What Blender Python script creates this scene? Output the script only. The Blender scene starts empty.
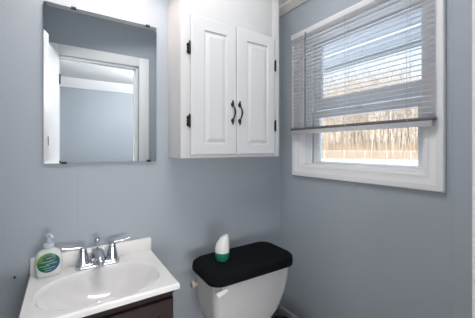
import bpy, bmesh, math, random
from mathutils import Vector, Matrix
R = math.radians
random.seed(7)
S = bpy.context.scene
COL = S.collection

# ------------------------------------------------------------------ camera
HC = 1.30
cam_d = bpy.data.cameras.new('camera')
cam = bpy.data.objects.new('camera', cam_d); COL.objects.link(cam)
cam.location = (0, 0, HC)
cam.rotation_euler = (R(90), 0, R(-32.82))
cam_d.sensor_width = 36.0
cam_d.lens = 269.0 * 36.0 / 475.0
cam_d.shift_y = -(159 - 148) / 475.0
cam_d.clip_start = 0.01; cam_d.clip_end = 400
S.camera = cam

# ------------------------------------------------------------------ world, sun, lamps, exposure
S.view_settings.view_transform = 'Standard'
S.view_settings.look = 'None'
S.view_settings.exposure = 0.13
S.view_settings.gamma = 1.0
S.view_settings.use_curve_mapping = False
try: S.cycles.use_denoising = True
except Exception: pass

W = bpy.data.worlds.new('sky'); S.world = W; W.use_nodes = True
wn = W.node_tree.nodes; wl = W.node_tree.links
bg = wn['Background']
tc = wn.new('ShaderNodeTexCoord'); sp = wn.new('ShaderNodeSeparateXYZ'); cr = wn.new('ShaderNodeValToRGB')
wl.new(tc.outputs['Generated'], sp.inputs[0]); wl.new(sp.outputs['Z'], cr.inputs[0]); wl.new(cr.outputs[0], bg.inputs[0])
cr.color_ramp.elements[0].position = 0.0; cr.color_ramp.elements[0].color = (0.93, 0.96, 1.0, 1)
cr.color_ramp.elements[1].position = 0.55; cr.color_ramp.elements[1].color = (0.48, 0.70, 1.0, 1)
bg.inputs[1].default_value = 1.3

def light(name, kind, loc, energy, color, rot=(0, 0, 0), **kw):
    d = bpy.data.lights.new(name, kind); d.energy = energy; d.color = color
    for k, v in kw.items(): setattr(d, k, v)
    o = bpy.data.objects.new(name, d); COL.objects.link(o); o.location = loc; o.rotation_euler = rot
    return o
light('sun', 'SUN', (0, 0, 30), 5.5, (1.0, 0.93, 0.82), (R(52), 0, R(-62)), angle=R(1.0))
light('hall_ceiling_lamp', 'POINT', (0.98, -0.42, 2.05), 25.0, (1.0, 0.98, 0.97), shadow_soft_size=0.1)
light('bath_fill_light', 'AREA', (0.34, 0.62, 2.405), 7.4, (1.0, 0.98, 0.97), (R(26), 0, R(-25)), shape='RECTANGLE', size=0.6, size_y=0.12)  # unseen area light without a fixture, added and tilted to brighten the back wall
light('hall_low_fill', 'AREA', (0.22, -0.70, 0.80), 17.0, (1.0, 0.98, 0.97), (R(105), 0, R(-14)), shape='RECTANGLE', size=1.3, size_y=0.36)  # added fill low behind the camera, aimed through the doorway, not a real lamp
LAMP_E = 1.1      # each bulb of the vanity light

# ------------------------------------------------------------------ materials
def mat(name, col, rough=0.5, metal=0.0, bump=0.0, bscale=60.0, var=0.0, vscale=6.0, spec=0.5, coat=0.0, sheen=0.0, trans=0.0):
    m = bpy.data.materials.new(name); m.use_nodes = True
    n = m.node_tree.nodes; l = m.node_tree.links; b = n['Principled BSDF']
    b.inputs['Base Color'].default_value = (*col, 1)
    b.inputs['Roughness'].default_value = rough; b.inputs['Metallic'].default_value = metal
    b.inputs['Specular IOR Level'].default_value = spec
    b.inputs['Coat Weight'].default_value = coat
    b.inputs['Sheen Weight'].default_value = sheen
    b.inputs['Transmission Weight'].default_value = trans
    t = n.new('ShaderNodeTexCoord')
    if var > 0:
        nz = n.new('ShaderNodeTexNoise'); nz.inputs['Scale'].default_value = vscale; nz.inputs['Detail'].default_value = 4
        l.new(t.outputs['Object'], nz.inputs['Vector'])
        mx = n.new('ShaderNodeMix'); mx.data_type = 'RGBA'
        mx.inputs['A'].default_value = tuple(c * (1 - var) for c in col) + (1,)
        mx.inputs['B'].default_value = tuple(min(1, c * (1 + var)) for c in col) + (1,)
        l.new(nz.outputs['Fac'], mx.inputs['Factor']); l.new(mx.outputs['Result'], b.inputs['Base Color'])
    if bump > 0:
        nb = n.new('ShaderNodeTexNoise'); nb.inputs['Scale'].default_value = bscale; nb.inputs['Detail'].default_value = 3
        l.new(t.outputs['Object'], nb.inputs['Vector'])
        bp = n.new('ShaderNodeBump'); bp.inputs['Strength'].default_value = bump; bp.inputs['Distance'].default_value = 0.002
        l.new(nb.outputs['Fac'], bp.inputs['Height']); l.new(bp.outputs[0], b.inputs['Normal'])
    return m

def panel_wall(name, col, axis, period, offset):
    """painted wall panelling: a thin groove every «period» metres along «axis»."""
    m = mat(name, col, 0.55, bump=0.0, var=0.02, vscale=3)
    n = m.node_tree.nodes; l = m.node_tree.links; b = n['Principled BSDF']
    t = n.new('ShaderNodeTexCoord'); s = n.new('ShaderNodeSeparateXYZ'); l.new(t.outputs['Object'], s.inputs[0])
    a = n.new('ShaderNodeMath'); a.operation = 'SUBTRACT'; a.inputs[1].default_value = offset; l.new(s.outputs[axis], a.inputs[0])
    p = n.new('ShaderNodeMath'); p.operation = 'PINGPONG'; p.inputs[1].default_value = period / 2; l.new(a.outputs[0], p.inputs[0])
    mr = n.new('ShaderNodeMapRange'); mr.inputs['From Min'].default_value = 0.0005; mr.inputs['From Max'].default_value = 0.003
    l.new(p.outputs[0], mr.inputs['Value'])
    nz = n.new('ShaderNodeTexNoise'); nz.inputs['Scale'].default_value = 140; l.new(t.outputs['Object'], nz.inputs['Vector'])
    ad = n.new('ShaderNodeMath'); ad.operation = 'MULTIPLY_ADD'; ad.inputs[1].default_value = 0.12
    l.new(nz.outputs['Fac'], ad.inputs[0]); l.new(mr.outputs[0], ad.inputs[2])
    bp = n.new('ShaderNodeBump'); bp.inputs['Strength'].default_value = 0.35; bp.inputs['Distance'].default_value = 0.002
    l.new(ad.outputs[0], bp.inputs['Height']); l.new(bp.outputs[0], b.inputs['Normal'])
    return m

WALLC = (0.412, 0.454, 0.500)
M = {}
M['wall_x'] = panel_wall('wall_paint_x', WALLC, 'X', 0.3925, 0.046)
M['wall_y'] = panel_wall('wall_paint_y', WALLC, 'Y', 0.40, 0.411)
M['ceiling'] = mat('ceiling_paint', (0.87, 0.87, 0.86), 0.8, bump=0.2, bscale=120)
M['trim'] = mat('trim_paint', (0.87, 0.87, 0.875), 0.42, bump=0.08, bscale=40)
M['crown'] = mat('crown_paint', (0.74, 0.72, 0.68), 0.5, bump=0.08, bscale=40)
M['base'] = mat('baseboard_paint', (0.45, 0.48, 0.54), 0.5, bump=0.08, bscale=40)
M['cab'] = mat('cabinet_paint', (0.65, 0.655, 0.66), 0.38, bump=0.12, bscale=30)
M['bronze'] = mat('aged_bronze', (0.045, 0.040, 0.036), 0.42, 0.85, bump=0.3, bscale=200, var=0.3, vscale=60)
M['chrome'] = mat('chrome', (0.60, 0.62, 0.65), 0.16, 1.0, var=0.03)
M['marble'] = mat('cultured_marble', (0.90, 0.885, 0.87), 0.16, var=0.03, vscale=9, coat=0.4)
M['espresso'] = mat('espresso_wood', (0.026, 0.010, 0.010), 0.42, var=0.4, vscale=14, bump=0.15, bscale=80)
M['china'] = mat('vitreous_china', (0.60, 0.60, 0.60), 0.12, var=0.015, vscale=3, coat=0.5)
M['black_fabric'] = mat('black_fabric', (0.005, 0.006, 0.008), 0.9, bump=0.6, bscale=420, var=0.25, vscale=12, spec=0.15)
M['black_plastic'] = mat('black_plastic', (0.010, 0.010, 0.011), 0.45, var=0.1)
M['blind'] = mat('blind_slat', (0.92, 0.92, 0.94), 0.45, var=0.02)
M['blind_rail'] = mat('blind_rail', (0.15, 0.14, 0.155), 0.45, var=0.08, vscale=20)
M['vinyl'] = mat('window_vinyl', (0.84, 0.87, 0.90), 0.4, var=0.02)
M['cord'] = mat('cord', (0.55, 0.56, 0.58), 0.7, var=0.05)
M['wand'] = mat('wand', (0.14, 0.15, 0.17), 0.2, var=0.05)
M['soap_body'] = mat('soap_bottle', (0.72, 0.76, 0.72), 0.14, var=0.05, vscale=14, coat=0.4)
M['pump'] = mat('pump_plastic', (0.62, 0.67, 0.72), 0.25, var=0.02)
M['fresh_white'] = mat('white_plastic', (0.84, 0.83, 0.80), 0.4, var=0.02)
M['fresh_green'] = mat('green_plastic', (0.012, 0.20, 0.13), 0.35, var=0.12, vscale=30)
M['beige'] = mat('beige_plastic', (0.50, 0.42, 0.38), 0.5, var=0.06)
M['glass_shade'] = mat('frosted_glass', (0.85, 0.83, 0.80), 0.5, var=0.02)
M['floor'] = mat('floor_vinyl', (0.50, 0.46, 0.42), 0.45, var=0.25, vscale=5, bump=0.1)
M['snow'] = mat('snow', (0.90, 0.92, 0.95), 0.8, bump=0.4, bscale=3, var=0.03, vscale=0.6)
M['fascia'] = mat('awning_fascia', (0.36, 0.39, 0.41), 0.5, var=0.05)
M['awning'] = mat('awning_metal', (0.70, 0.71, 0.73), 0.5, var=0.03)
M['galv'] = mat('galvanised_steel', (0.66, 0.66, 0.66), 0.5, 0.3, var=0.05)
M['bark'] = mat('bark', (0.48, 0.38, 0.29), 0.9, var=0.35, vscale=0.5)
M['bark_pale'] = mat('pale_bark', (0.62, 0.53, 0.44), 0.9, var=0.25, vscale=0.5)
M['brush'] = mat('dry_brush', (0.62, 0.48, 0.35), 0.95, var=0.35, vscale=0.4)
M['hill'] = mat('winter_woods', (0.62, 0.50, 0.39), 0.95, var=0.35, vscale=0.25, bump=0.6, bscale=0.8)

def translucent(m, col, amount):
    n = m.node_tree.nodes; l = m.node_tree.links
    t = n.new('ShaderNodeBsdfTranslucent'); t.inputs[0].default_value = (*col, 1)
    x = n.new('ShaderNodeMixShader'); x.inputs[0].default_value = amount
    l.new(n['Principled BSDF'].outputs[0], x.inputs[1]); l.new(t.outputs[0], x.inputs[2]); l.new(x.outputs[0], n['Material Output'].inputs[0])
translucent(M['blind'], (0.9, 0.9, 0.9), 0.3)

def mirror_mat():
    m = bpy.data.materials.new('mirror_glass'); m.use_nodes = True
    n = m.node_tree.nodes; b = n['Principled BSDF']
    b.inputs['Base Color'].default_value = (0.86, 0.89, 0.90, 1); b.inputs['Metallic'].default_value = 1; b.inputs['Roughness'].default_value = 0.0
    return m
M['mirror'] = mirror_mat()

def glass_mat():
    m = bpy.data.materials.new('window_glass'); m.use_nodes = True
    n = m.node_tree.nodes; l = m.node_tree.links; n.remove(n['Principled BSDF'])
    t = n.new('ShaderNodeBsdfTransparent'); t.inputs[0].default_value = (0.97, 0.98, 0.98, 1)
    g = n.new('ShaderNodeBsdfGlossy'); g.inputs['Roughness'].default_value = 0.0
    f = n.new('ShaderNodeFresnel'); f.inputs[0].default_value = 1.25
    x = n.new('ShaderNodeMixShader'); l.new(f.outputs[0], x.inputs[0]); l.new(t.outputs[0], x.inputs[1]); l.new(g.outputs[0], x.inputs[2])
    l.new(x.outputs[0], n['Material Output'].inputs[0])
    return m
M['glass'] = glass_mat()

def label_mat():
    """oval sticker: yellow-green at the upper left through leaf green to blue, with pale lines of print."""
    m = mat('soap_label', (0.02, 0.3, 0.15), 0.3)
    n = m.node_tree.nodes; l = m.node_tree.links; b = n['Principled BSDF']
    t = n.new('ShaderNodeTexCoord'); s = n.new('ShaderNodeSeparateXYZ'); l.new(t.outputs['Object'], s.inputs[0])
    # diagonal coordinate
    d1 = n.new('ShaderNodeMath'); d1.operation = 'SUBTRACT'; l.new(s.outputs['X'], d1.inputs[0]); l.new(s.outputs['Z'], d1.inputs[1])
    nz = n.new('ShaderNodeTexNoise'); nz.inputs['Scale'].default_value = 70; l.new(t.outputs['Object'], nz.inputs['Vector'])
    d2 = n.new('ShaderNodeMath'); d2.operation = 'MULTIPLY_ADD'; d2.inputs[1].default_value = 0.035; l.new(nz.outputs['Fac'], d2.inputs[0]); l.new(d1.outputs[0], d2.inputs[2])
    mr = n.new('ShaderNodeMapRange'); mr.inputs['From Min'].default_value = -0.085; mr.inputs['From Max'].default_value = 0.03
    l.new(d2.outputs[0], mr.inputs['Value'])
    c = n.new('ShaderNodeValToRGB'); e = c.color_ramp.elements
    e[0].position = 0.0; e[0].color = (0.20, 0.34, 0.06, 1); e[1].position = 1.0; e[1].color = (0.015, 0.07, 0.25, 1)
    k = e.new(0.22); k.color = (0.01, 0.15, 0.06, 1); k = e.new(0.55); k.color = (0.006, 0.10, 0.07, 1); k = e.new(0.75); k.color = (0.012, 0.10, 0.20, 1)
    l.new(mr.outputs[0], c.inputs[0]); l.new(c.outputs[0], b.inputs['Base Color'])
    return m
M['label'] = label_mat()
M['print_navy'] = mat('navy_print', (0.01, 0.03, 0.16), 0.4)
M['print_pale'] = mat('pale_print', (0.30, 0.48, 0.42), 0.4)

# ------------------------------------------------------------------ mesh helpers
def box(bm, x0, x1, y0, y1, z0, z1, bev=0.0, seg=2):
    vs = [bm.verts.new((x, y, z)) for x in (x0, x1) for y in (y0, y1) for z in (z0, z1)]
    q = [(0, 1, 3, 2), (4, 6, 7, 5), (0, 4, 5, 1), (2, 3, 7, 6), (0, 2, 6, 4), (1, 5, 7, 3)]
    fs = [bm.faces.new([vs[i] for i in f]) for f in q]
    if bev > 0:
        es = list({e for f in fs for e in f.edges})
        bmesh.ops.bevel(bm, geom=es, offset=bev, segments=seg, profile=0.5, affect='EDGES')

def loft(bm, rings, cap0=True, cap1=True, closed=True):
    vr = [[bm.verts.new(p) for p in r] for r in rings]
    n = len(vr[0])
    for a, b in zip(vr, vr[1:]):
        for i in range(n if closed else n - 1):
            j = (i + 1) % n
            bm.faces.new((a[i], a[j], b[j], b[i]))
    if cap0: bm.faces.new(list(reversed(vr[0])))
    if cap1: bm.faces.new(vr[-1])

def ring(cx, cy, z, rx, ry=None, n=24, e=2.0):
    ry = rx if ry is None else ry
    out = []
    for i in range(n):
        a = 2 * math.pi * i / n; c, s = math.cos(a), math.sin(a)
        out.append((cx + rx * math.copysign(abs(c) ** (2 / e), c), cy + ry * math.copysign(abs(s) ** (2 / e), s), z))
    return out

def lathe(bm, prof, cx=0, cy=0, n=24):
    loft(bm, [ring(cx, cy, z, max(r, 1e-4), n=n) for r, z in prof])

def rrect(cx, cy, z, hw, hd, r, k=6):
    r = min(r, hw * 0.98, hd * 0.98); out = []
    for sx, sy, a0 in ((1, 1, 0), (-1, 1, 90), (-1, -1, 180), (1, -1, 270)):
        for i in range(k + 1):
            a = R(a0 + 90 * i / k)
            out.append((cx + sx * (hw - r) + r * math.cos(a), cy + sy * (hd - r) + r * math.sin(a), z))
    return out

def tube(bm, pts, rad, n=10, flat=1.0):
    pts = [Vector(p) for p in pts]
    rads = rad if isinstance(rad, (list, tuple)) else [rad] * len(pts)
    up = Vector((0, 0, 1)); rings = []
    for i, p in enumerate(pts):
        d = (pts[min(i + 1, len(pts) - 1)] - pts[max(i - 1, 0)]).normalized()
        u = up if abs(d.dot(up)) < 0.95 else Vector((1, 0, 0))
        a = d.cross(u).normalized(); b = a.cross(d).normalized()
        rings.append([tuple(p + a * rads[i] * math.cos(t) + b * rads[i] * flat * math.sin(t)) for t in [2 * math.pi * k / n for k in range(n)]])
    loft(bm, rings)

def prism_y(bm, poly, y0, y1):
    loft(bm, [[(x, y0, z) for x, z in poly], [(x, y1, z) for x, z in poly]])

def obj(name, bm, m, parent=None, off=(0, 0, 0), smooth=True, ang=38, weld=False):
    """link the bmesh as one mesh object; off = where the thing stands, so meshes may be laid out in room coordinates."""
    if any(off): bmesh.ops.translate(bm, verts=bm.verts, vec=[-c for c in off])
    if weld: bmesh.ops.remove_doubles(bm, verts=bm.verts, dist=1e-5)
    bmesh.ops.recalc_face_normals(bm, faces=bm.faces)
    if smooth:
        for f in bm.faces: f.smooth = True
        for e in bm.edges:
            if len(e.link_faces) == 2 and e.calc_face_angle(0) > R(ang): e.smooth = False
    me = bpy.data.meshes.new(name); bm.to_mesh(me); bm.free()
    me.materials.append(m)
    o = bpy.data.objects.new(name, me); COL.objects.link(o)
    if parent: o.parent = parent
    return o

def tag(o, label=None, cat=None, group=None, kind=None):
    if label: o['label'] = label
    if cat: o['category'] = cat
    if group: o['group'] = group
    if kind: o['kind'] = kind
    return o

def thing(name, loc, label, cat, rz=0.0, group=None, kind=None):
    o = bpy.data.objects.new(name, None); COL.objects.link(o); o.empty_display_size = 0.05
    o.location = loc; o.rotation_euler = (0, 0, rz)
    return tag(o, label, cat, group, kind)

def new(): return bmesh.new()

def struct(name, bm, m, label, cat, parent=None):
    o = obj(name, bm, m, parent)
    if not parent: tag(o, label, cat, kind='structure')
    return o

# ------------------------------------------------------------------ the room shell
D = 1.36; X0 = 1.22; XL = -0.32; FY0, FY1 = 0.05, 0.15; HY = -1.43
CZ = 2.46
DX0, DX1, DZ = -0.031, 0.562, 2.033               # door opening
WY0, WY1, WZ0, WZ1 = 0.493, 1.17, 1.195, 1.94    # window opening

b = new(); box(b, -1.7, 1.34, HY - 0.1, 1.46, -0.1, 0.0); struct('floor', b, M['floor'], 'beige vinyl floor of the bathroom and the hall', 'floor')
b = new(); box(b, -0.42, 1.34, D, D + 0.1, 0, 2.56); struct('wall_back', b, M['wall_x'], 'grey-blue panelled wall behind the sink and the toilet', 'wall')
b = new(); box(b, XL - 0.1, XL, FY1, D, 0, CZ); struct('wall_left', b, M['wall_y'], 'grey-blue wall left of the sink', 'wall')
b = new()
box(b, X0, 1.34, FY1, D, 0, WZ0); box(b, X0, 1.34, FY1, D, WZ1, 2.2)
box(b, X0, 1.34, FY1, WY0, WZ0, WZ1); box(b, X0, 1.34, WY1, D, WZ0, WZ1)
struct('wall_right', b, M['wall_y'], 'grey-blue wall that holds the window', 'wall')
b = new()
box(b, -1.7, DX0, FY0, FY1, 0, 2.56); box(b, DX1, 1.34, FY0, FY1, 0, 2.56); box(b, DX0, DX1, FY0, FY1, DZ, 2.56)
struct('wall_front', b, M['wall_x'], 'grey-blue wall with the doorway, seen in the mirror', 'wall')
b = new(); prism_y(b, [(1.34, 2.2), (1.22, 2.2), (0.68, CZ), (-0.42, CZ), (-0.42, 2.56), (1.34, 2.56)], FY1, D)
struct('ceiling', b, M['ceiling'], 'off-white bathroom ceiling sloping down to the window wall', 'ceiling')
# crown strip along the window wall
b = new(); prism_y(b, [(X0, 2.175), (X0 - 0.012, 2.175), (X0 - 0.045, 2.205), (X0 - 0.045, 2.2212), (X0, 2.199)], FY1, D)
struct('trim_1', b, M['crown'], 'cream crown strip where the ceiling meets the window wall', 'trim')
b = new(); box(b, X0 - 0.018, X0, 0.16, D, 0.0, 0.25, 0.004); struct('baseboard_right', b, M['base'], 'tall grey-blue baseboard under the window', 'baseboard')
b = new(); box(b, XL, X0 - 0.018, D - 0.014, D, 0.0, 0.09, 0.004); struct('baseboard_back', b, M['base'], 'grey-blue baseboard behind the sink and the toilet', 'baseboard')

# the hall behind the doorway (seen in the mirror)
b = new(); box(b, -1.7, 1.34, HY - 0.1, HY, 0, 2.2); struct('wall_hall', b, M['wall_x'], 'pale grey hall wall seen through the doorway in the mirror', 'wall')
b = new(); box(b, -1.7, -1.6, HY, FY0, 0, 2.2); struct('wall_hall_left', b, M['wall_y'], 'left end wall of the hall', 'wall')
b = new(); box(b, X0, 1.34, HY, FY0, 0, 2.2); struct('wall_hall_right', b, M['wall_y'], 'right end wall of the hall', 'wall')
b = new(); box(b, -1.7, 1.34, HY - 0.1, FY0, 2.2, 2.3); struct('ceiling_hall', b, M['ceiling'], 'white hall ceiling seen in the mirror', 'ceiling')
b = new(); loft(b, [[(x, HY, 2.09), (x, HY + 0.015, 2.09), (x, HY + 0.03, 2.12), (x, HY + 0.085, 2.175), (x, HY + 0.09, 2.2), (x, HY, 2.2)] for x in (-1.6, X0)])
struct('trim_2', b, M['trim'], 'white crown moulding at the top of the hall wall', 'trim')

# door lining and casing
b = new()
JT = 0.012
box(b, DX1 - JT, DX1, FY0, FY1, 0, DZ); box(b, DX0, DX0 + 0.003, FY0, FY1, 0, DZ); box(b, DX0, DX1, FY0, FY1, DZ - JT, DZ)
box(b, DX1 - JT - 0.012, DX1 - JT, 0.085, 0.118, 0, DZ - JT, 0.002)
box(b, DX0, DX1 - JT, 0.085, 0.118, DZ - JT - 0.012, DZ - JT, 0.002)
CI = 0.575; CW = 0.085
for ya, yb in ((FY1, FY1 + 0.017), (FY0 - 0.017, FY0)):
    box(b, CI, CI + CW, ya, yb, 0, DZ + CW, 0.004)
    box(b, DX0 - CW - 0.006, DX0 - 0.006, ya, yb, 0, DZ + CW, 0.004)
    box(b, DX0 - 0.006, CI, ya, yb, DZ + 0.004, DZ + CW, 0.004)
struct('trim_3', b, M['trim'], 'white door casing at the right edge and in the mirror', 'trim')

# open door leaf left of the camera, seen in the mirror
HX, HYY = -0.0305, 0.170
dirv = Vector((-0.116, 0.53, 0)).normalized(); ang = math.atan2(dirv.y, dirv.x)
door = thing('door_1', (HX, HYY, 0), 'open white door leaf reflected in the left of the mirror', 'door', ang, kind='structure')
b = new(); box(b, 0.004, 0.575, 0.0, 0.034, 0.012, 2.026, 0.002); obj('door_leaf', b, M['trim'], door)
b = new()
for z in (0.25, 1.05, 1.8): tube(b, [(0.0, -0.004, z), (0.0, -0.004, z + 0.08)], 0.005, 8)
obj('hinges', b, M['bronze'], door)
b = new()
for s in (-1,):
    tube(b, [(0.52, -0.001, .88), (0.52, -0.012, .88), (0.52, -0.014, .88), (0.52, -0.032, .88), (0.52, -0.044, .88), (0.52, -0.052, .88)], [0.026, 0.026, 0.011, 0.012, 0.024, 0.012], 16)
obj('door_knob', b, M['bronze'], door)
b = new(); box(b, 0.44, 0.46, -0.012, 0.0, 1.315, 1.375, 0.003); obj('latch', b, M['bronze'], door)

# ------------------------------------------------------------------ the window
win = thing('window_1', (X0, 0.83, WZ0), 'white double hung window with wide white casing', 'window', kind='structure')
WO = (X0, 0.83, WZ0)
CO = dict(y0=0.429, y1=1.234, z0=1.131, z1=2.0)   # casing outside
def frame_profile(bm, y0, y1, z0, z1, prof):
    """picture frame: prof = (inset from the outer edge, x) points; mitred corners."""
    rings = []
    for i, x in prof:
        rings.append([(x, y0 + i, z0 + i), (x, y1 - i, z0 + i), (x, y1 - i, z1 - i), (x, y0 + i, z1 - i)])
    vr = [[bm.verts.new(p) for p in r] for r in rings]
    for a, c in zip(vr, vr[1:] + vr[:1]):
        for k in range(4):
            j = (k + 1) % 4; bm.faces.new((a[k], a[j], c[j], c[k]))
b = new()
frame_profile(b, CO['y0'], CO['y1'], CO['z0'], CO['z1'], [(0, X0), (0, X0 - 0.016), (0.004, X0 - 0.020), (0.026, X0 - 0.020), (0.030, X0 - 0.018), (0.052, X0 - 0.015), (0.056, X0 - 0.016), (0.065, X0 - 0.014), (0.065, X0)])
obj('window_casing', b, M['trim'], win, WO, ang=20)
b = new()   # jamb lining
box(b, X0 - 0.004, 1.34, WY1 - 0.012, WY1, WZ0, WZ1); box(b, X0 - 0.004, 1.34, WY0, WY0 + 0.012, WZ0, WZ1)
box(b, X0 - 0.004, 1.34, WY0 + 0.012, WY1 - 0.012, WZ0, WZ0 + 0.012); box(b, X0 - 0.004, 1.34, WY0 + 0.012, WY1 - 0.012, WZ1 - 0.012, WZ1)
obj('window_jamb', b, M['trim'], win, WO)
b = new()   # vinyl tracks
for a0, a1 in ((1.128, 1.158), (0.505, 0.522)):
    box(b, 1.245, 1.33, a0, a1, WZ0 + 0.012, WZ1 - 0.012, 0.002)
box(b, 1.245, 1.255, 1.112, 1.128, WZ0 + 0.012, WZ1 - 0.012, 0.002)
box(b, 1.2865, 1.2905, 1.108, 1.128, WZ0 + 0.012, WZ1 - 0.012, 0.001)
box(b, 1.245, 1.33, 0.522, 1.128, WZ0 + 0.010, WZ0 + 0.016, 0.002)
obj('window_frame', b, M['vinyl'], win, WO)
def sash(nm, x0, x1, y0, y1, z0, z1, bot, top, sl, sr):
    bb = new()
    box(bb, x0, x1, y0, y1, z0, z0 + bot, 0.003); box(bb, x0, x1, y0, y1, z1 - top, z1, 0.003)
    box(bb, x0, x1, y0, y0 + sr, z0 + bot, z1 - top, 0.003); box(bb, x0, x1, y1 - sl, y1, z0 + bot, z1 - top, 0.003)
    s = obj(nm, bb, M['vinyl'], win, WO)
    gb = new(); xm = (x0 + x1) / 2; box(gb, xm - 0.002, xm + 0.002, y0 + sr, y1 - sl, z0 + bot, z1 - top)
    obj('window_pane', gb, M['glass'], s)
    return s
def fix_pane():
    pass
s1 = sash('lower_sash', 1.258, 1.286, 0.522, 1.112, 1.211, 1.517, 0.012, 0.040, 0.042, 0.022)
s2 = sash('upper_sash', 1.291, 1.318, 0.522, 1.128, 1.524, 1.928, 0.072, 0.02, 0.05, 0.022)
for s in (s1, s2):
    for c in s.children: c.data.transform(Matrix.Translation(-Vector(WO)))
b = new(); box(b, 1.246, 1.258, 0.79, 0.84, 1.503, 1.516, 0.003); obj('sash_lock', b, M['vinyl'], win, WO)

# blind
BX = 1.182
BY0, BY1 = 0.457, 1.205
bl = thing('window_blind', (BX, 0.83, 1.38), 'white horizontal slat blind lowered over the upper window', 'blind')
BO = (BX, 0.83, 1.38)
b = new(); box(b, BX - 0.014, BX + 0.014, BY0 - 0.004, BY1 + 0.004, 1.957, 1.988, 0.003); obj('headrail', b, M['blind'], bl, BO)
b = new()
pitch = 0.0214; z = 1.437; nsl = 0
while z < 1.953:
    tilt = R(-8)
    pr = []
    for k in range(7):
        u = -0.0125 + 0.025 * k / 6
        crown = 0.0016 * (1 - (u / 0.0125) ** 2)
        pr.append((u, crown))
    top = [(BX + u * math.cos(tilt) + v * math.sin(tilt), z - u * math.sin(tilt) + v * math.cos(tilt)) for u, v in pr]
    bot = [(x, zz - 0.0007) for x, zz in reversed(top)]
    prism_y(b, top + bot, BY0, BY1)
    z += pitch; nsl += 1
obj('slats', b, M['blind'], bl, BO)
b = new(); box(b, BX - 0.013, BX + 0.013, BY0 - 0.008, BY1 + 0.008, 1.4065, 1.4195, 0.003); br = obj('bottom_rail', b, M['blind_rail'], bl, BO)
b = new()
for k in range(6): box(b, BX - 0.0125, BX + 0.0125, BY0, BY1, 1.3845 + 0.0036 * k, 1.3845 + 0.0036 * k + 0.0030, 0.001, 1)
obj('stacked_slats', b, M['blind'], bl, BO)
for y in (1.12, 0.83, 0.545):
    b = new()
    tube(b, [(BX - 0.0135, y, 1.96), (BX - 0.0135, y, 1.397), (BX + 0.0135, y, 1.397), (BX + 0.0135, y, 1.96)], 0.0009, 5)
    obj('ladder_cord', b, M['cord'], bl, BO)
b = new(); tube(b, [(BX - 0.02, 1.085, 1.965), (BX - 0.022, 1.085, 1.94), (BX - 0.022, 1.085, 1.41)], 0.0028, 6); obj('tilt_wand', b, M['wand'], bl, BO)

# ------------------------------------------------------------------ wall mirror
mir = thing('wall_mirror', (0.159, D, 1.235), 'frameless rectangular wall mirror hanging above the sink', 'mirror')
MO = (0.159, D, 1.235)
MX0, MX1, MZ0, MZ1 = -0.070, 0.388, 1.236, 1.900
b = new()
yb_, ye, yf = D - 0.006, D - 0.0115, D - 0.012
bv = 0.017
def rect(i, y): return [(MX0 + i, y, MZ0 + i), (MX1 - i, y, MZ0 + i), (MX1 - i, y, MZ1 - i), (MX0 + i, y, MZ1 - i)]
loft(b, [rect(0, yb_), rect(0, ye), rect(bv, yf)])
obj('mirror_glass', b, M['mirror'], mir, MO, smooth=False)
b = new(); box(b, MX0 + 0.004, MX1 - 0.004, D - 0.006, D, MZ0 + 0.004, MZ1 - 0.004); obj('backing', b, M['black_plastic'], mir, MO)
for x, zc, s in ((0.035, MZ1, 1), (0.345, MZ1, 1), (0.0, MZ0, -1), (0.35, MZ0, -1)):
    b = new(); box(b, x - 0.010, x + 0.010, D - 0.0165, D - 0.0122, zc - 0.006 if s > 0 else zc - 0.004, zc + 0.004 if s > 0 else zc + 0.006, 0.0015)
    box(b, x - 0.008, x + 0.008, D - 0.015, D, zc + 0.0005 if s > 0 else zc - 0.004, zc + 0.004 if s > 0 else zc - 0.0005)
    obj('mirror_clip', b, M['bronze'], mir, MO)

# vanity light above the mirror (just above the picture)
vl = thing('vanity_light', (0.16, D, 2.14), 'two-shade vanity light on the wall above the mirror', 'lamp')
VO = (0.16, D, 2.14)
b = new(); box(b, -0.03, 0.35, D - 0.02, D, 2.11, 2.19, 0.006); obj('backplate', b, M['chrome'], vl, VO)
for x in (0.05, 0.27):
    b = new(); tube(b, [(x, D - 0.02, 2.15), (x, D - 0.07, 2.16), (x, D - 0.11, 2.17), (x, D - 0.12, 2.15)], 0.008, 10); obj('arm', b, M['chrome'], vl, VO)
    b = new(); loft(b, [ring(x, D - 0.12, zz, rr) for rr, zz in ((0.02, 2.152), (0.035, 2.14), (0.05, 2.10), (0.058, 2.06), (0.055, 2.06), (0.047, 2.10), (0.032, 2.136), (0.015, 2.147))]); obj('lamp_shade', b, M['glass_shade'], vl, VO)
    light('vanity_bulb', 'POINT', (x, D - 0.12, 2.085), LAMP_E, (1.0, 0.82, 0.74), shadow_soft_size=0.03)

# ------------------------------------------------------------------ wall cabinet
CX0, CX1, CYF, CZ0, CZ1 = 0.451, 1.050, 1.183, 1.252, 2.235
cab = thing('wall_cabinet', ((CX0 + CX1) / 2, D, CZ0), 'white two-door wall cabinet hanging above the toilet', 'cabinet')
KO = ((CX0 + CX1) / 2, D, CZ0)
b = new()
box(b, CX0, CX0 + 0.018, CYF + 0.018, D, CZ0, CZ1); box(b, CX1 - 0.018, CX1, CYF + 0.018, D, CZ0, CZ1)
box(b, CX0 + 0.018, CX1 - 0.018, CYF + 0.018, D, CZ0 + 0.004, CZ0 + 0.02); box(b, CX0 + 0.018, CX1 - 0.018, CYF + 0.018, D, CZ1 - 0.018, CZ1)
box(b, CX0 + 0.018, CX1 - 0.018, D - 0.006, D, CZ0 + 0.02, CZ1 - 0.018)
obj('carcass', b, M['cab'], cab, KO)
b = new()
box(b, CX0, 0.505, CYF, CYF + 0.018, CZ0, CZ1, 0.0015); box(b, 1.0, CX1, CYF, CYF + 0.018, CZ0, CZ1, 0.0015)
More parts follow.
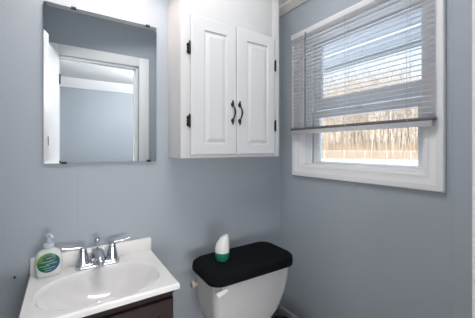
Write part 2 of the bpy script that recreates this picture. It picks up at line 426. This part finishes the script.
box(b, 0.505, 1.0, CYF, CYF + 0.018, 1.90, CZ1, 0.0015); box(b, 0.505, 1.0, CYF, CYF + 0.018, CZ0, 1.29, 0.0015)
box(b, 0.735, 0.765, CYF, CYF + 0.018, 1.29, 1.90)
obj('face_frame', b, M['cab'], cab, KO)
def cab_door(x0, x1, px0, px1):
    z0, z1 = 1.266, 1.926; pz0, pz1 = 1.318, 1.868
    yb, yf = CYF - 0.0005, CYF - 0.0145
    bb = new()
    def rc(i, y, inner=False):
        a, c, d, e = (px0, px1, pz0, pz1) if inner else (x0, x1, z0, z1)
        return [(a + i, y, d + i), (c - i, y, d + i), (c - i, y, e - i), (a + i, y, e - i)]
    loft(bb, [rc(0, yb), rc(0, yf + 0.005), rc(0.002, yf + 0.002), rc(0.006, yf), rc(0, yf, True), rc(0.005, yf + 0.0075, True), rc(0.011, yf + 0.0075, True), rc(0.028, yf + 0.001, True)])
    return obj('cabinet_door', bb, M['cab'], cab, KO, ang=16)
dl = cab_door(0.497, 0.7485, 0.565, 0.693); dr = cab_door(0.7515, 1.006, 0.815, 0.960)
def pull(x, door_o):
    bb = new(); yf = CYF - 0.0145; zc = 1.481; h = 0.037
    pts = []; rad = []
    for k in range(13):
        t = -1 + 2 * k / 12
        pts.append((x + 0.004 * (1 - t * t) * 0, yf - 0.004 - 0.022 * (1 - t * t), zc + h * t)); rad.append(0.0032 + 0.0018 * (1 - abs(t)))
    tube(bb, pts, rad, 8)
    for s in (-1, 1):
        zz = zc + s * h
        loft(bb, [[(x + r_ * math.cos(a) * 1.0, yy, zz + s * 0.004 + r_ * math.sin(a) * 1.25) for a in [2 * math.pi * i / 12 for i in range(12)]] for r_, yy in ((0.010, yf), (0.009, yf - 0.004), (0.006, yf - 0.008), (0.002, yf - 0.010))])
        loft(bb, [ring(x, yf - 0.004, zz + s * q, r_, 0.004, 10) for r_, q in ((0.006, 0.010), (0.004, 0.015), (0.0055, 0.019), (0.001, 0.025))])
    obj('pull_handle', bb, M['bronze'], door_o, (0, 0, 0)).data.transform(Matrix.Translation(-Vector(KO)))
pull(0.724, dl); pull(0.767, dr)
def hinge(x, z, door_o):
    bb = new(); y = CYF - 0.0145
    tube(bb, [(x, y - 0.001, z - 0.034), (x, y - 0.001, z - 0.03), (x, y - 0.001, z - 0.026), (x, y - 0.001, z + 0.026), (x, y - 0.001, z + 0.03), (x, y - 0.001, z + 0.034)], [0.001, 0.004, 0.005, 0.005, 0.004, 0.001], 8)
    s = -1 if x < 0.75 else 1
    prof = [(0, -0.026), (0.008, -0.024), (0.011, -0.014), (0.007, -0.006), (0.011, 0), (0.007, 0.006), (0.011, 0.014), (0.008, 0.024), (0, 0.026)]
    vb = [[(x + s * u, yy, z + w) for u, w in prof] for yy in (CYF - 0.0005, CYF - 0.003)]
    loft(bb, vb)
    box(bb, min(x, x - s * 0.004), max(x, x - s * 0.004), y - 0.001, CYF - 0.0005, z - 0.026, z + 0.026)
    obj('hinge', bb, M['bronze'], door_o).data.transform(Matrix.Translation(-Vector(KO)))
for z in (1.426, 1.767):
    hinge(0.490, z, dl); hinge(1.010, z, dr)

# ------------------------------------------------------------------ vanity with moulded sink
VX0, VX1, VY0, VZ = -0.114, 0.361, 0.955, 0.80
van = thing('bathroom_vanity', (0.125, 1.15, 0), 'small dark brown sink vanity standing under the mirror', 'vanity')
NO = (0.125, 1.15, 0)
b = new()
vx0, vx1, vy0, vy1, vt = -0.098, 0.345, 0.985, 1.34, 0.778
box(b, vx0, vx0 + 0.016, vy0, vy1, 0.0, vt); box(b, vx1 - 0.016, vx1, vy0, vy1, 0.0, vt)
box(b, vx0 + 0.016, vx1 - 0.016, vy1 - 0.008, vy1, 0.0, vt); box(b, vx0 + 0.016, vx1 - 0.016, vy0 + 0.01, vy1 - 0.008, 0.09, 0.106)
box(b, vx0 + 0.016, vx1 - 0.016, vy0 + 0.05, vy0 + 0.062, 0.0, 0.09)
box(b, vx0 + 0.016, vx1 - 0.016, vy0, vy0 + 0.018, vt - 0.05, vt); box(b, vx0 + 0.016, vx1 - 0.016, vy0, vy0 + 0.018, 0.09, 0.12)
obj('carcass', b, M['espresso'], van, NO)
b = new(); box(b, vx0 - 0.004, vx1 + 0.004, vy0 - 0.010, vy0, vt - 0.018, vt - 0.001, 0.003); obj('top_moulding', b, M['espresso'], van, NO)
for k, (a, c) in enumerate(((vx0 + 0.004, 0.122), (0.125, vx1 - 0.004))):
    bb = new()
    def rc(i, y, a=a, c=c): return [(a + i, y, 0.105 + i), (c - i, y, 0.105 + i), (c - i, y, 0.745 - i), (a + i, y, 0.745 - i)]
    loft(bb, [rc(0, vy0 - 0.001), rc(0, vy0 - 0.017), rc(0.002, vy0 - 0.019), rc(0.05, vy0 - 0.019), rc(0.054, vy0 - 0.011)])
    d_ = obj('vanity_door', bb, M['espresso'], van, NO, ang=16)
    bb = new(); kx = 0.10 if k == 0 else 0.147
    tube(bb, [(kx, vy0 - 0.019, 0.66), (kx, vy0 - 0.03, 0.66), (kx, vy0 - 0.034, 0.66), (kx, vy0 - 0.044, 0.66)], [0.006, 0.006, 0.013, 0.008], 12)
    obj('knob', bb, M['chrome'], d_).data.transform(Matrix.Translation(-Vector(NO)))
# the moulded top: deck, lip and integral oval bowl as one surface
ECX, ECY, EA, EB = 0.122, 1.115, 0.210, 0.147
def deck(x, y):
    # bowl
    r = (abs((x - ECX) / EA) ** 2.3 + abs((y - ECY) / EB) ** 2.3) ** (1 / 2.3)
    zz = VZ
    if r < 1.0:
        t = 1 - r
        zz = VZ - 0.118 * (1 - (1 - min(1, t / 0.95)) ** 2.3)
        k = min(1, t / 0.07); zz = VZ + (zz - VZ) * (k * k * (3 - 2 * k))
    # outer roll
    dx = min(x - VX0, VX1 - x); dy = y - VY0; d = min(dx, dy)
    if d < 0.006: zz -= 0.006 - math.sqrt(max(0, 0.006 ** 2 - (0.006 - d) ** 2))
    return zz
b = new()
def spaced(a0, a1, n, edge):
    pts = [a0 + (a1 - a0) * i / n for i in range(n + 1)]
    return pts
xs = sorted(set([round(v, 5) for v in spaced(VX0, VX1, 150, 0)] + [VX0 + 0.001, VX0 + 0.0025, VX1 - 0.001, VX1 - 0.0025, VX0 + 0.0045, VX1 - 0.0045]))
ys = sorted(set([round(v, 5) for v in spaced(VY0, 1.345, 120, 0)] + [VY0 + 0.001, VY0 + 0.0025, VY0 + 0.0045]))
g = [[b.verts.new((x, y, deck(x, y))) for y in ys] for x in xs]
for i in range(len(xs) - 1):
    for j in range(len(ys) - 1): b.faces.new((g[i][j], g[i + 1][j], g[i + 1][j + 1], g[i][j + 1]))
# skirt
loop = [g[i][0] for i in range(len(xs))] + [g[-1][j] for j in range(1, len(ys))] + [g[i][-1] for i in range(len(xs) - 2, -1, -1)] + [g[0][j] for j in range(len(ys) - 2, 0, -1)]
low = [b.verts.new((v.co.x, v.co.y, vt + 0.0005)) for v in loop]
for k in range(len(loop)):
    j = (k + 1) % len(loop); b.faces.new((loop[k], low[k], low[j], loop[j]))
top = obj('sink_top', b, M['marble'], van, NO, ang=60)
b = new(); box(b, VX0, VX1, 1.338, D - 0.0005, vt, 0.861, 0.006, 3); obj('backsplash', b, M['marble'], van, NO)
b = new(); lathe(b, [(0.022, 0.682), (0.022, 0.686), (0.016, 0.688), (0.015, 0.6865), (0.013, 0.6895), (0.001, 0.691)], ECX, ECY, 20); obj('drain', b, M['chrome'], van, NO)

# faucet
FX, FY = 0.122, 1.293
fc = thing('faucet', (FX, FY, VZ), 'chrome two-handle faucet on the sink deck', 'faucet')
b = new(); loft(b, [rrect(0, 0, z_, hw, hd, 0.02, 6) for z_, hw, hd in ((0, 0.084, 0.028), (0.012, 0.084, 0.028), (0.018, 0.080, 0.024), (0.021, 0.070, 0.016))]); obj('base_plate', b, M['chrome'], fc)
b = new()
tube(b, [(0, 0.004, 0.015), (0, 0.002, 0.035), (0, -0.006, 0.052), (0, -0.026, 0.062), (0, -0.055, 0.060), (0, -0.085, 0.050), (0, -0.100, 0.040), (0, -0.103, 0.034)], [0.044, 0.035, 0.026, 0.020, 0.0175, 0.0155, 0.014, 0.011], 16, 0.8)
obj('spout', b, M['chrome'], fc)
b = new(); tube(b, [(0, 0.022, 0.018), (0, 0.022, 0.092)], 0.004, 8); loft(b, [ring(0, 0.022, z_, r_, n=12) for r_, z_ in ((0.004, 0.088), (0.0095, 0.092), (0.0105, 0.103), (0.008, 0.112), (0.001, 0.115))]); obj('lift_rod', b, M['chrome'], fc)
for s in (-1, 1):
    b = new(); hx = s * 0.056
    lathe(b, [(0.025, 0.014), (0.024, 0.022), (0.020, 0.045), (0.016, 0.066), (0.015, 0.074), (0.0155, 0.080), (0.013, 0.087), (0.004, 0.090)], hx, 0, 20)
    tube(b, [(hx - s * 0.008, 0, 0.082), (hx + s * 0.015, -0.001, 0.085), (hx + s * 0.04, -0.003, 0.087), (hx + s * 0.062, -0.005, 0.091), (hx + s * 0.074, -0.006, 0.095)], [0.009, 0.0095, 0.0085, 0.0085, 0.005], 12, 0.75)
    obj('lever_handle', b, M['chrome'], fc)

# soap dispenser
sb = thing('soap_dispenser', (-0.050, 1.292, VZ), 'clear hand soap pump bottle with green label by the faucet', 'soap bottle', R(-3))
b = new()
prof = [(0.0, 0.034, 0.019), (0.003, 0.038, 0.022), (0.02, 0.0425, 0.0245), (0.045, 0.0445, 0.025), (0.065, 0.0445, 0.025), (0.085, 0.0415, 0.0235), (0.097, 0.034, 0.0205), (0.104, 0.023, 0.0165), (0.107, 0.016, 0.015), (0.113, 0.015, 0.015)]
loft(b, [ring(0, 0, z_, rx, ry, 36, 2.4) for z_, rx, ry in prof]); obj('bottle', b, M['soap_body'], sb)
b = new()
def front(x, z_, off):
    rx, ry = 0.0445, 0.025
    for (za, xa, ya), (zb, xb, yb2) in zip(prof, prof[1:]):
        if za <= z_ <= zb:
            t = (z_ - za) / (zb - za); rx = xa + (xb - xa) * t; ry = ya + (yb2 - ya) * t
    q = max(0, 1 - abs(x / rx) ** 2.4)
    return -(ry * q ** (1 / 2.4)) - off
LZ = 0.056; LA, LB = 0.0375, 0.0365
def oval(bm, off, la, lb, cx=0, cz=LZ):
    n = 40; rr_ = [0.0, 0.25, 0.5, 0.75, 0.9, 1.0]
    c = bm.verts.new((cx, front(cx, cz, off), cz)); prev = None
    for q in rr_[1:]:
        cur = [bm.verts.new((cx + la * q * math.cos(2 * math.pi * i / n), front(cx + la * q * math.cos(2 * math.pi * i / n), cz + lb * q * math.sin(2 * math.pi * i / n), off), cz + lb * q * math.sin(2 * math.pi * i / n))) for i in range(n)]
        for i in range(n):
            j = (i + 1) % n
            if prev is None: bm.faces.new((c, cur[i], cur[j]))
            else: bm.faces.new((prev[i], cur[i], cur[j], prev[j]))
        prev = cur
oval(b, 0.0006, LA, LB); lab = obj('label', b, M['label'], sb); lab.location = (0, 0, 0)
def strip(bm, x0, x1, z0, z1, slope, off):
    n = 8; r0 = []; r1 = []
    for i in range(n + 1):
        x = x0 + (x1 - x0) * i / n; dz = slope * (x - x0)
        r0.append(bm.verts.new((x, front(x, z0 + dz, off), z0 + dz))); r1.append(bm.verts.new((x, front(x, z1 + dz, off), z1 + dz)))
    for i in range(n): bm.faces.new((r0[i], r0[i + 1], r1[i + 1], r1[i]))
b = new(); strip(b, -0.014, 0.016, 0.068, 0.078, 0.05, 0.0011); obj('name_band', b, M['print_navy'], lab)
b = new()
for x0, x1, z_, h in ((-0.010, 0.012, 0.0715, 0.0026), (-0.024, 0.018, 0.058, 0.0030), (-0.006, 0.028, 0.0505, 0.0026), (-0.028, 0.004, 0.043, 0.0028), (-0.016, 0.022, 0.0345, 0.0024), (-0.010, 0.012, 0.0265, 0.0022)):
    strip(b, x0, x1, z_, z_ + h, 0.10, 0.0014)
obj('printed_lines', b, M['print_pale'], lab)
b = new(); lathe(b, [(0.017, 0.109), (0.0185, 0.111), (0.0185, 0.122), (0.016, 0.126), (0.008, 0.128), (0.007, 0.150), (0.006, 0.151)], 0, 0, 24)
pm = obj('pump', b, M['pump'], sb)
b = new(); tube(b, [(-0.010, 0.003, 0.156), (0.0, 0, 0.157), (0.007, -0.012, 0.158), (0.012, -0.024, 0.155), (0.014, -0.028, 0.150)], [0.006, 0.0085, 0.0075, 0.0055, 0.004], 12, 0.9); lathe(b, [(0.009, 0.148), (0.0095, 0.152), (0.009, 0.160), (0.006, 0.164)], 0, 0, 16); obj('nozzle', b, M['pump'], pm)

# ------------------------------------------------------------------ toilet
TX, TY = 0.768, 1.130
wc = thing('toilet', (TX, TY, 0), 'white toilet with its tank against the back wall', 'toilet')
b = new()
loft(b, [rrect(cx_, 0, z_, hw, hd, r_, 8) for z_, cx_, hw, hd, r_ in ((0.425, -0.035, 0.10, 0.07, 0.05), (0.433, -0.033, 0.130, 0.085, 0.038), (0.452, -0.030, 0.153, 0.093, 0.038), (0.485, -0.023, 0.176, 0.100, 0.038), (0.53, -0.016, 0.195, 0.105, 0.038), (0.58, -0.009, 0.209, 0.109, 0.038), (0.64, -0.003, 0.219, 0.112, 0.038), (0.715, 0, 0.224, 0.114, 0.038))])
obj('tank', b, M['china'], wc, ang=60)
b = new(); loft(b, [rrect(0, 0, z_, hw, hd, 0.06, 8) for z_, hw, hd in ((0.7155, 0.226, 0.117), (0.718, 0.230, 0.121), (0.738, 0.230, 0.121), (0.744, 0.225, 0.116))]); obj('tank_lid', b, M['china'], wc)
b = new()   # flush lever
tube(b, [(-0.185, -0.112, 0.688), (-0.185, -0.122, 0.688), (-0.185, -0.124, 0.688), (-0.185, -0.136, 0.688)], [0.012, 0.012, 0.009, 0.008], 14)
tube(b, [(-0.180, -0.134, 0.688), (-0.200, -0.140, 0.688), (-0.222, -0.143, 0.685), (-0.234, -0.143, 0.683)], [0.008, 0.0095, 0.012, 0.009], 12, 0.8)
obj('flush_lever', b, M['fresh_white'], wc)
b = new(); tube(b, [(-0.212, 0.085, 0.637), (-0.232, 0.085, 0.637), (-0.236, 0.085, 0.637), (-0.250, 0.085, 0.637)], [0.010, 0.010, 0.018, 0.016], 14); obj('side_knob', b, M['beige'], wc)
b = new()   # bowl and foot
secs = [(0.0, -0.20, 0.115, 0.23), (0.02, -0.20, 0.115, 0.23), (0.10, -0.20, 0.10, 0.215), (0.20, -0.23, 0.115, 0.23), (0.30, -0.27, 0.155, 0.265), (0.36, -0.285, 0.178, 0.285), (0.385, -0.285, 0.182, 0.29), (0.39, -0.285, 0.176, 0.284), (0.388, -0.285, 0.14, 0.24), (0.34, -0.285, 0.125, 0.215), (0.25, -0.27, 0.08, 0.14), (0.20, -0.26, 0.03, 0.05)]
loft(b, [ring(0, cy_, z_, rx, ry, 36, 2.2) for z_, cy_, rx, ry in secs])
box(b, -0.12, 0.12, -0.12, 0.10, 0.30, 0.424, 0.03, 4)
obj('bowl', b, M['china'], wc, ang=60)
b = new(); loft(b, [ring(0, cy_, z_, rx, ry, 36, 2.2) for z_, cy_, rx, ry in ((0.392, -0.29, 0.182, 0.232), (0.398, -0.29, 0.188, 0.238), (0.412, -0.29, 0.186, 0.236), (0.416, -0.29, 0.17, 0.22))]); obj('seat_cover', b, M['china'], wc)

cv = new()
secs = [(0.705, 0.234, 0.125, 0.05), (0.700, 0.238, 0.129, 0.055), (0.707, 0.242, 0.132, 0.06), (0.722, 0.243, 0.133, 0.06), (0.744, 0.240, 0.130, 0.06), (0.754, 0.230, 0.120, 0.055), (0.758, 0.21, 0.10, 0.05), (0.7585, 0.15, 0.06, 0.05), (0.7585, 0.02, 0.01, 0.009)]
rings_ = [rrect(0, 0, z_, hw, hd, r_, 10) for z_, hw, hd, r_ in secs]
inner = [rrect(0, 0, z_, hw, hd, r_, 10) for z_, hw, hd, r_ in ((0.7445, 0.02, 0.01, 0.009), (0.7445, 0.231, 0.122, 0.05), (0.705, 0.231, 0.122, 0.05))]
rr2 = inner + rings_
for r_ in range(len(rr2)):
    if r_ >= 3:
        rr2[r_] = [(x + 0.0025 * math.sin(31 * x + 17 * z_), y + 0.0025 * math.sin(43 * x + 9 * z_), z_ + (0.004 * math.sin(23 * x + 3 * y) if z_ < 0.708 else 0.0)) for x, y, z_ in rr2[r_]]
loft(cv, rr2)
for o_ in [obj('tank_lid_cover', cv, M['black_fabric'], None, ang=75)]:
    o_.location = (TX, TY, 0)
    tag(o_, 'black padded fabric cover fitted over the toilet tank lid', 'tank cover')

# air freshener on the cover
af = thing('air_freshener', (0.640, 1.128, 0.7588), 'white cone air freshener with green base on the tank cover', 'air freshener', R(-30))
b = new(); loft(b, [ring(0, 0, z_, r_, r_ * 0.92, 28) for z_, r_ in ((0.0, 0.022), (0.004, 0.027), (0.016, 0.0325), (0.03, 0.0345), (0.042, 0.0345))]); obj('base', b, M['fresh_green'], af)
b = new()
rs = []
for k in range(15):
    t = k / 14; z_ = 0.0425 + 0.076 * t
    r_ = 0.0345 * (1 - 0.05 * t - 0.44 * t ** 2.6)
    lean = 0.010 * t ** 2.0
    rg = ring(lean, 0, z_, r_, r_ * 0.9, 28)
    if t > 0.6:   # the tip is cut on a slant, high on the right
        k2 = (t - 0.6) / 0.4
        rg = [(x, y, zz + k2 * 0.38 * (x - lean)) for x, y, zz in rg]
    rs.append(rg)
loft(b, rs); obj('cone', b, M['fresh_white'], af)

# black bin in the corner
wb = thing('waste_bin', (1.115, 1.232, 0), 'black round bin in the corner right of the toilet', 'bin')
b = new(); loft(b, [ring(0, 0, z_, r_, n=28) for z_, r_ in ((0.0, 0.055), (0.004, 0.06), (0.205, 0.074), (0.211, 0.0765), (0.219, 0.0765))]); obj('body', b, M['black_plastic'], wb)
b = new(); loft(b, [ring(0, 0, z_, r_, n=28) for z_, r_ in ((0.2195, 0.077), (0.227, 0.076), (0.239, 0.064), (0.247, 0.03), (0.248, 0.002))]); obj('lid', b, M['black_plastic'], wb)
# nail in the wall left of the vanity
b = new(); tube(b, [(-0.162, D, 0.795), (-0.162, D - 0.006, 0.795), (-0.162, D - 0.0065, 0.795), (-0.162, D - 0.008, 0.795)], [0.0022, 0.0022, 0.0045, 0.004], 10)
bmesh.ops.translate(b, verts=b.verts, vec=(0.162, -D, -0.795))
o_ = obj('nail', b, M['bronze']); o_.location = (-0.162, D, 0.795); tag(o_, 'small dark nail head in the wall left of the sink', 'nail')

# ------------------------------------------------------------------ outside
# porch awning over the window
aw = thing('porch_awning', (1.34, 1.1, 2.3), 'pale slatted porch awning outside above the window', 'awning')
AO = (1.34, 1.1, 2.3)
b = new(); sl = (2.30 - 2.045) / (2.05 - 1.34)
for k in range(11):
    xa = 1.345 + 0.064 * k; za = 2.30 - sl * (xa - 1.34)
    prism_y(b, [(xa, za + 0.006), (xa + 0.047, za + 0.006 - sl * 0.047 * 1.25), (xa + 0.047, za - sl * 0.047 * 1.25), (xa, za)], -0.1, 2.6)
obj('awning_slats', b, M['awning'], aw, AO)
b = new(); box(b, 2.045, 2.06, -0.1, 2.6, 2.0, 2.048, 0.002); obj('fascia', b, M['fascia'], aw, AO)
for y in (-0.08, 1.92, 2.55):
    b = new(); prism_y(b, [(1.345, 2.33), (1.345, 2.306), (2.045, 2.054), (2.045, 2.078)], y, y + 0.03); obj('rafter', b, M['awning'], aw, AO)

GZ = -0.60
b = new(); N = 40
gv = [[b.verts.new((1.34 + 118 * (i / N) ** 1.6, -60 + 150 * j / N, GZ + 0.05 * math.sin(i * 1.3) * math.cos(j * 1.7))) for j in range(N + 1)] for i in range(N + 1)]
for i in range(N):
    for j in range(N): b.faces.new((gv[i][j], gv[i + 1][j], gv[i + 1][j + 1], gv[i][j + 1]))
struct('snow_ground', b, M['snow'], 'snow-covered yard outside the window', 'ground')

fw = Vector((252.9, 157.0, 0)).normalized(); rt = Vector((fw.y, -fw.x, 0))   # the look-out direction and its right
def outp(d, s): p = fw * d + rt * s; return p.x, p.y
# rising woods far behind
b = new(); rows = []
for d_, zt in ((74, GZ - 0.1), (80, 3.0), (88, 7.5), (100, 12.0), (115, 12.0)):
    row = []
    for k in range(61):
        s_ = -70 + 140 * k / 60; x, y = outp(d_, s_)
        row.append(b.verts.new((x, y, zt + (0.9 * math.sin(k * 0.9) + 0.6 * math.sin(k * 2.3 + d_)) * (0 if zt < 0 else min(1, zt / 3)))))
    rows.append(row)
for a, c in zip(rows, rows[1:]):
    for k in range(60): b.faces.new((a[k], a[k + 1], c[k + 1], c[k]))
struct('wooded_hill', b, M['hill'], 'brown wooded rise behind the bare trees', 'hill')

# chain-link fence
FD = 42.0; fx, fy = outp(FD, 0); fa = math.atan2(rt.y, rt.x)
fe = thing('chain_link_fence', (fx, fy, GZ), 'grey chain-link fence across the snowy yard', 'fence', fa)
FH = 1.48; ns = 13
for k in range(-ns, ns + 1):
    b = new(); tube(b, [(k * 2.75, 0, -0.05), (k * 2.75, 0, FH + 0.04), (k * 2.75, 0, FH + 0.08)], [0.038, 0.038, 0.015], 8); obj('post', b, M['galv'], fe)
b = new(); tube(b, [(-ns * 2.75, 0, FH), (ns * 2.75, 0, FH)], 0.024, 6); obj('top_rail', b, M['galv'], fe)
b = new(); st = 0.22; L_ = ns * 2.75
k = -L_
while k < L_:
    for s in (-1, 1):
        for h0 in range(2):
            pass
    for s in (-1, 1):
        x0_, x1_ = (k, k + FH) if s > 0 else (k + FH, k)
        vs = [b.verts.new(p) for p in ((x0_ - 0.005, 0.04, 0.02), (x0_ + 0.005, 0.04, 0.02), (x1_ + 0.005, 0.04, FH), (x1_ - 0.005, 0.04, FH))]
        b.faces.new(vs)
        vs2 = [b.verts.new(v.co + Vector((0, 0.008, 0))) for v in vs]; b.faces.new(list(reversed(vs2)))
        for q in range(4):
            j = (q + 1) % 4; b.faces.new((vs[q], vs2[q], vs2[j], vs[j]))
    k += st
obj('wire_mesh', b, M['galv'], fe, smooth=False)

# bare trees
def seg(bm, p, q, r0, r1, n=4):
    d = (q - p).normalized(); u = Vector((1, 0, 0)) if abs(d.x) < 0.8 else Vector((0, 1, 0))
    a = d.cross(u).normalized(); c = d.cross(a)
    A = [bm.verts.new(p + (a * math.cos(2 * math.pi * i / n) + c * math.sin(2 * math.pi * i / n)) * r0) for i in range(n)]
    B = [bm.verts.new(q + (a * math.cos(2 * math.pi * i / n) + c * math.sin(2 * math.pi * i / n)) * r1) for i in range(n)]
    for i in range(n):
        j = (i + 1) % n; bm.faces.new((A[i], A[j], B[j], B[i]))
def grow(bm, bc, p, d, ln, r, lvl, rng):
    steps = 3
    for s in range(steps):
        d = (d + Vector((rng.uniform(-.12, .12), rng.uniform(-.12, .12), 0.05))).normalized()
        q = p + d * (ln / steps)
        seg(bm if lvl == 0 else bc, p, q, r, r * 0.78, 5 if lvl < 1 else 3); r *= 0.78; p = q
        if lvl < 3:
            for _ in range((3, 3, 2)[lvl] if (lvl > 0 or s > 0) else 1):
                az = rng.uniform(0, 6.283); el = rng.uniform(0.5, 1.0)
                nd = (d * math.cos(el) + Vector((math.cos(az), math.sin(az), 0.1)) * math.sin(el)).normalized()
                grow(bm, bc, q, nd, ln * rng.uniform(0.38, 0.6), r * 0.55, lvl + 1, rng)
protos = []
for k in range(5):
    rng = random.Random(40 + k); bm_, bc_ = new(), new()
    grow(bm_, bc_, Vector((0, 0, -0.1)), Vector((0, 0, 1)), rng.uniform(10, 13), rng.uniform(0.09, 0.14), 0, rng)
    t = thing('bare_tree', (0, 0, 0), 'bare winter tree standing in the woods beyond the fence', 'tree', group='bare trees beyond the fence')
    obj('trunk', bm_, M['bark_pale'] if k % 2 else M['bark'], t); obj('branches', bc_, M['bark'] if k < 3 else M['bark_pale'], t)
    protos.append(t)
rng = random.Random(5)
NT = 230
for i in range(NT):
    src = protos[i % 5]
    if i < 5: t = src
    else:
        t = src.copy(); COL.objects.link(t)
        for c in src.children:
            cc = c.copy(); cc.parent = t; COL.objects.link(cc)
    d_ = 50 + 24 * ((i * 0.618) % 1); s_ = -30 + 58 * (i + rng.uniform(-.4, .4)) / NT
    x, y = outp(d_, s_); t.location = (x, y, GZ); t.rotation_euler = (0, 0, rng.uniform(0, 6.28)); k = rng.uniform(0.8, 1.15); t.scale = (k, k, k)
# undergrowth
b = new(); rng = random.Random(11)
for i in range(16000):
    x, y = outp(rng.uniform(47.5, 72), rng.uniform(-32, 30)); h = rng.uniform(0.6, 3.2)
    p = Vector((x, y, GZ)); q = p + Vector((rng.uniform(-.5, .5), rng.uniform(-.5, .5), h))
    seg(b, p, q, 0.022, 0.008, 3)
tag(obj('dry_undergrowth', b, M['brush'], None, smooth=False), 'tangle of dry brush at the foot of the bare trees', 'brush', kind='stuff')
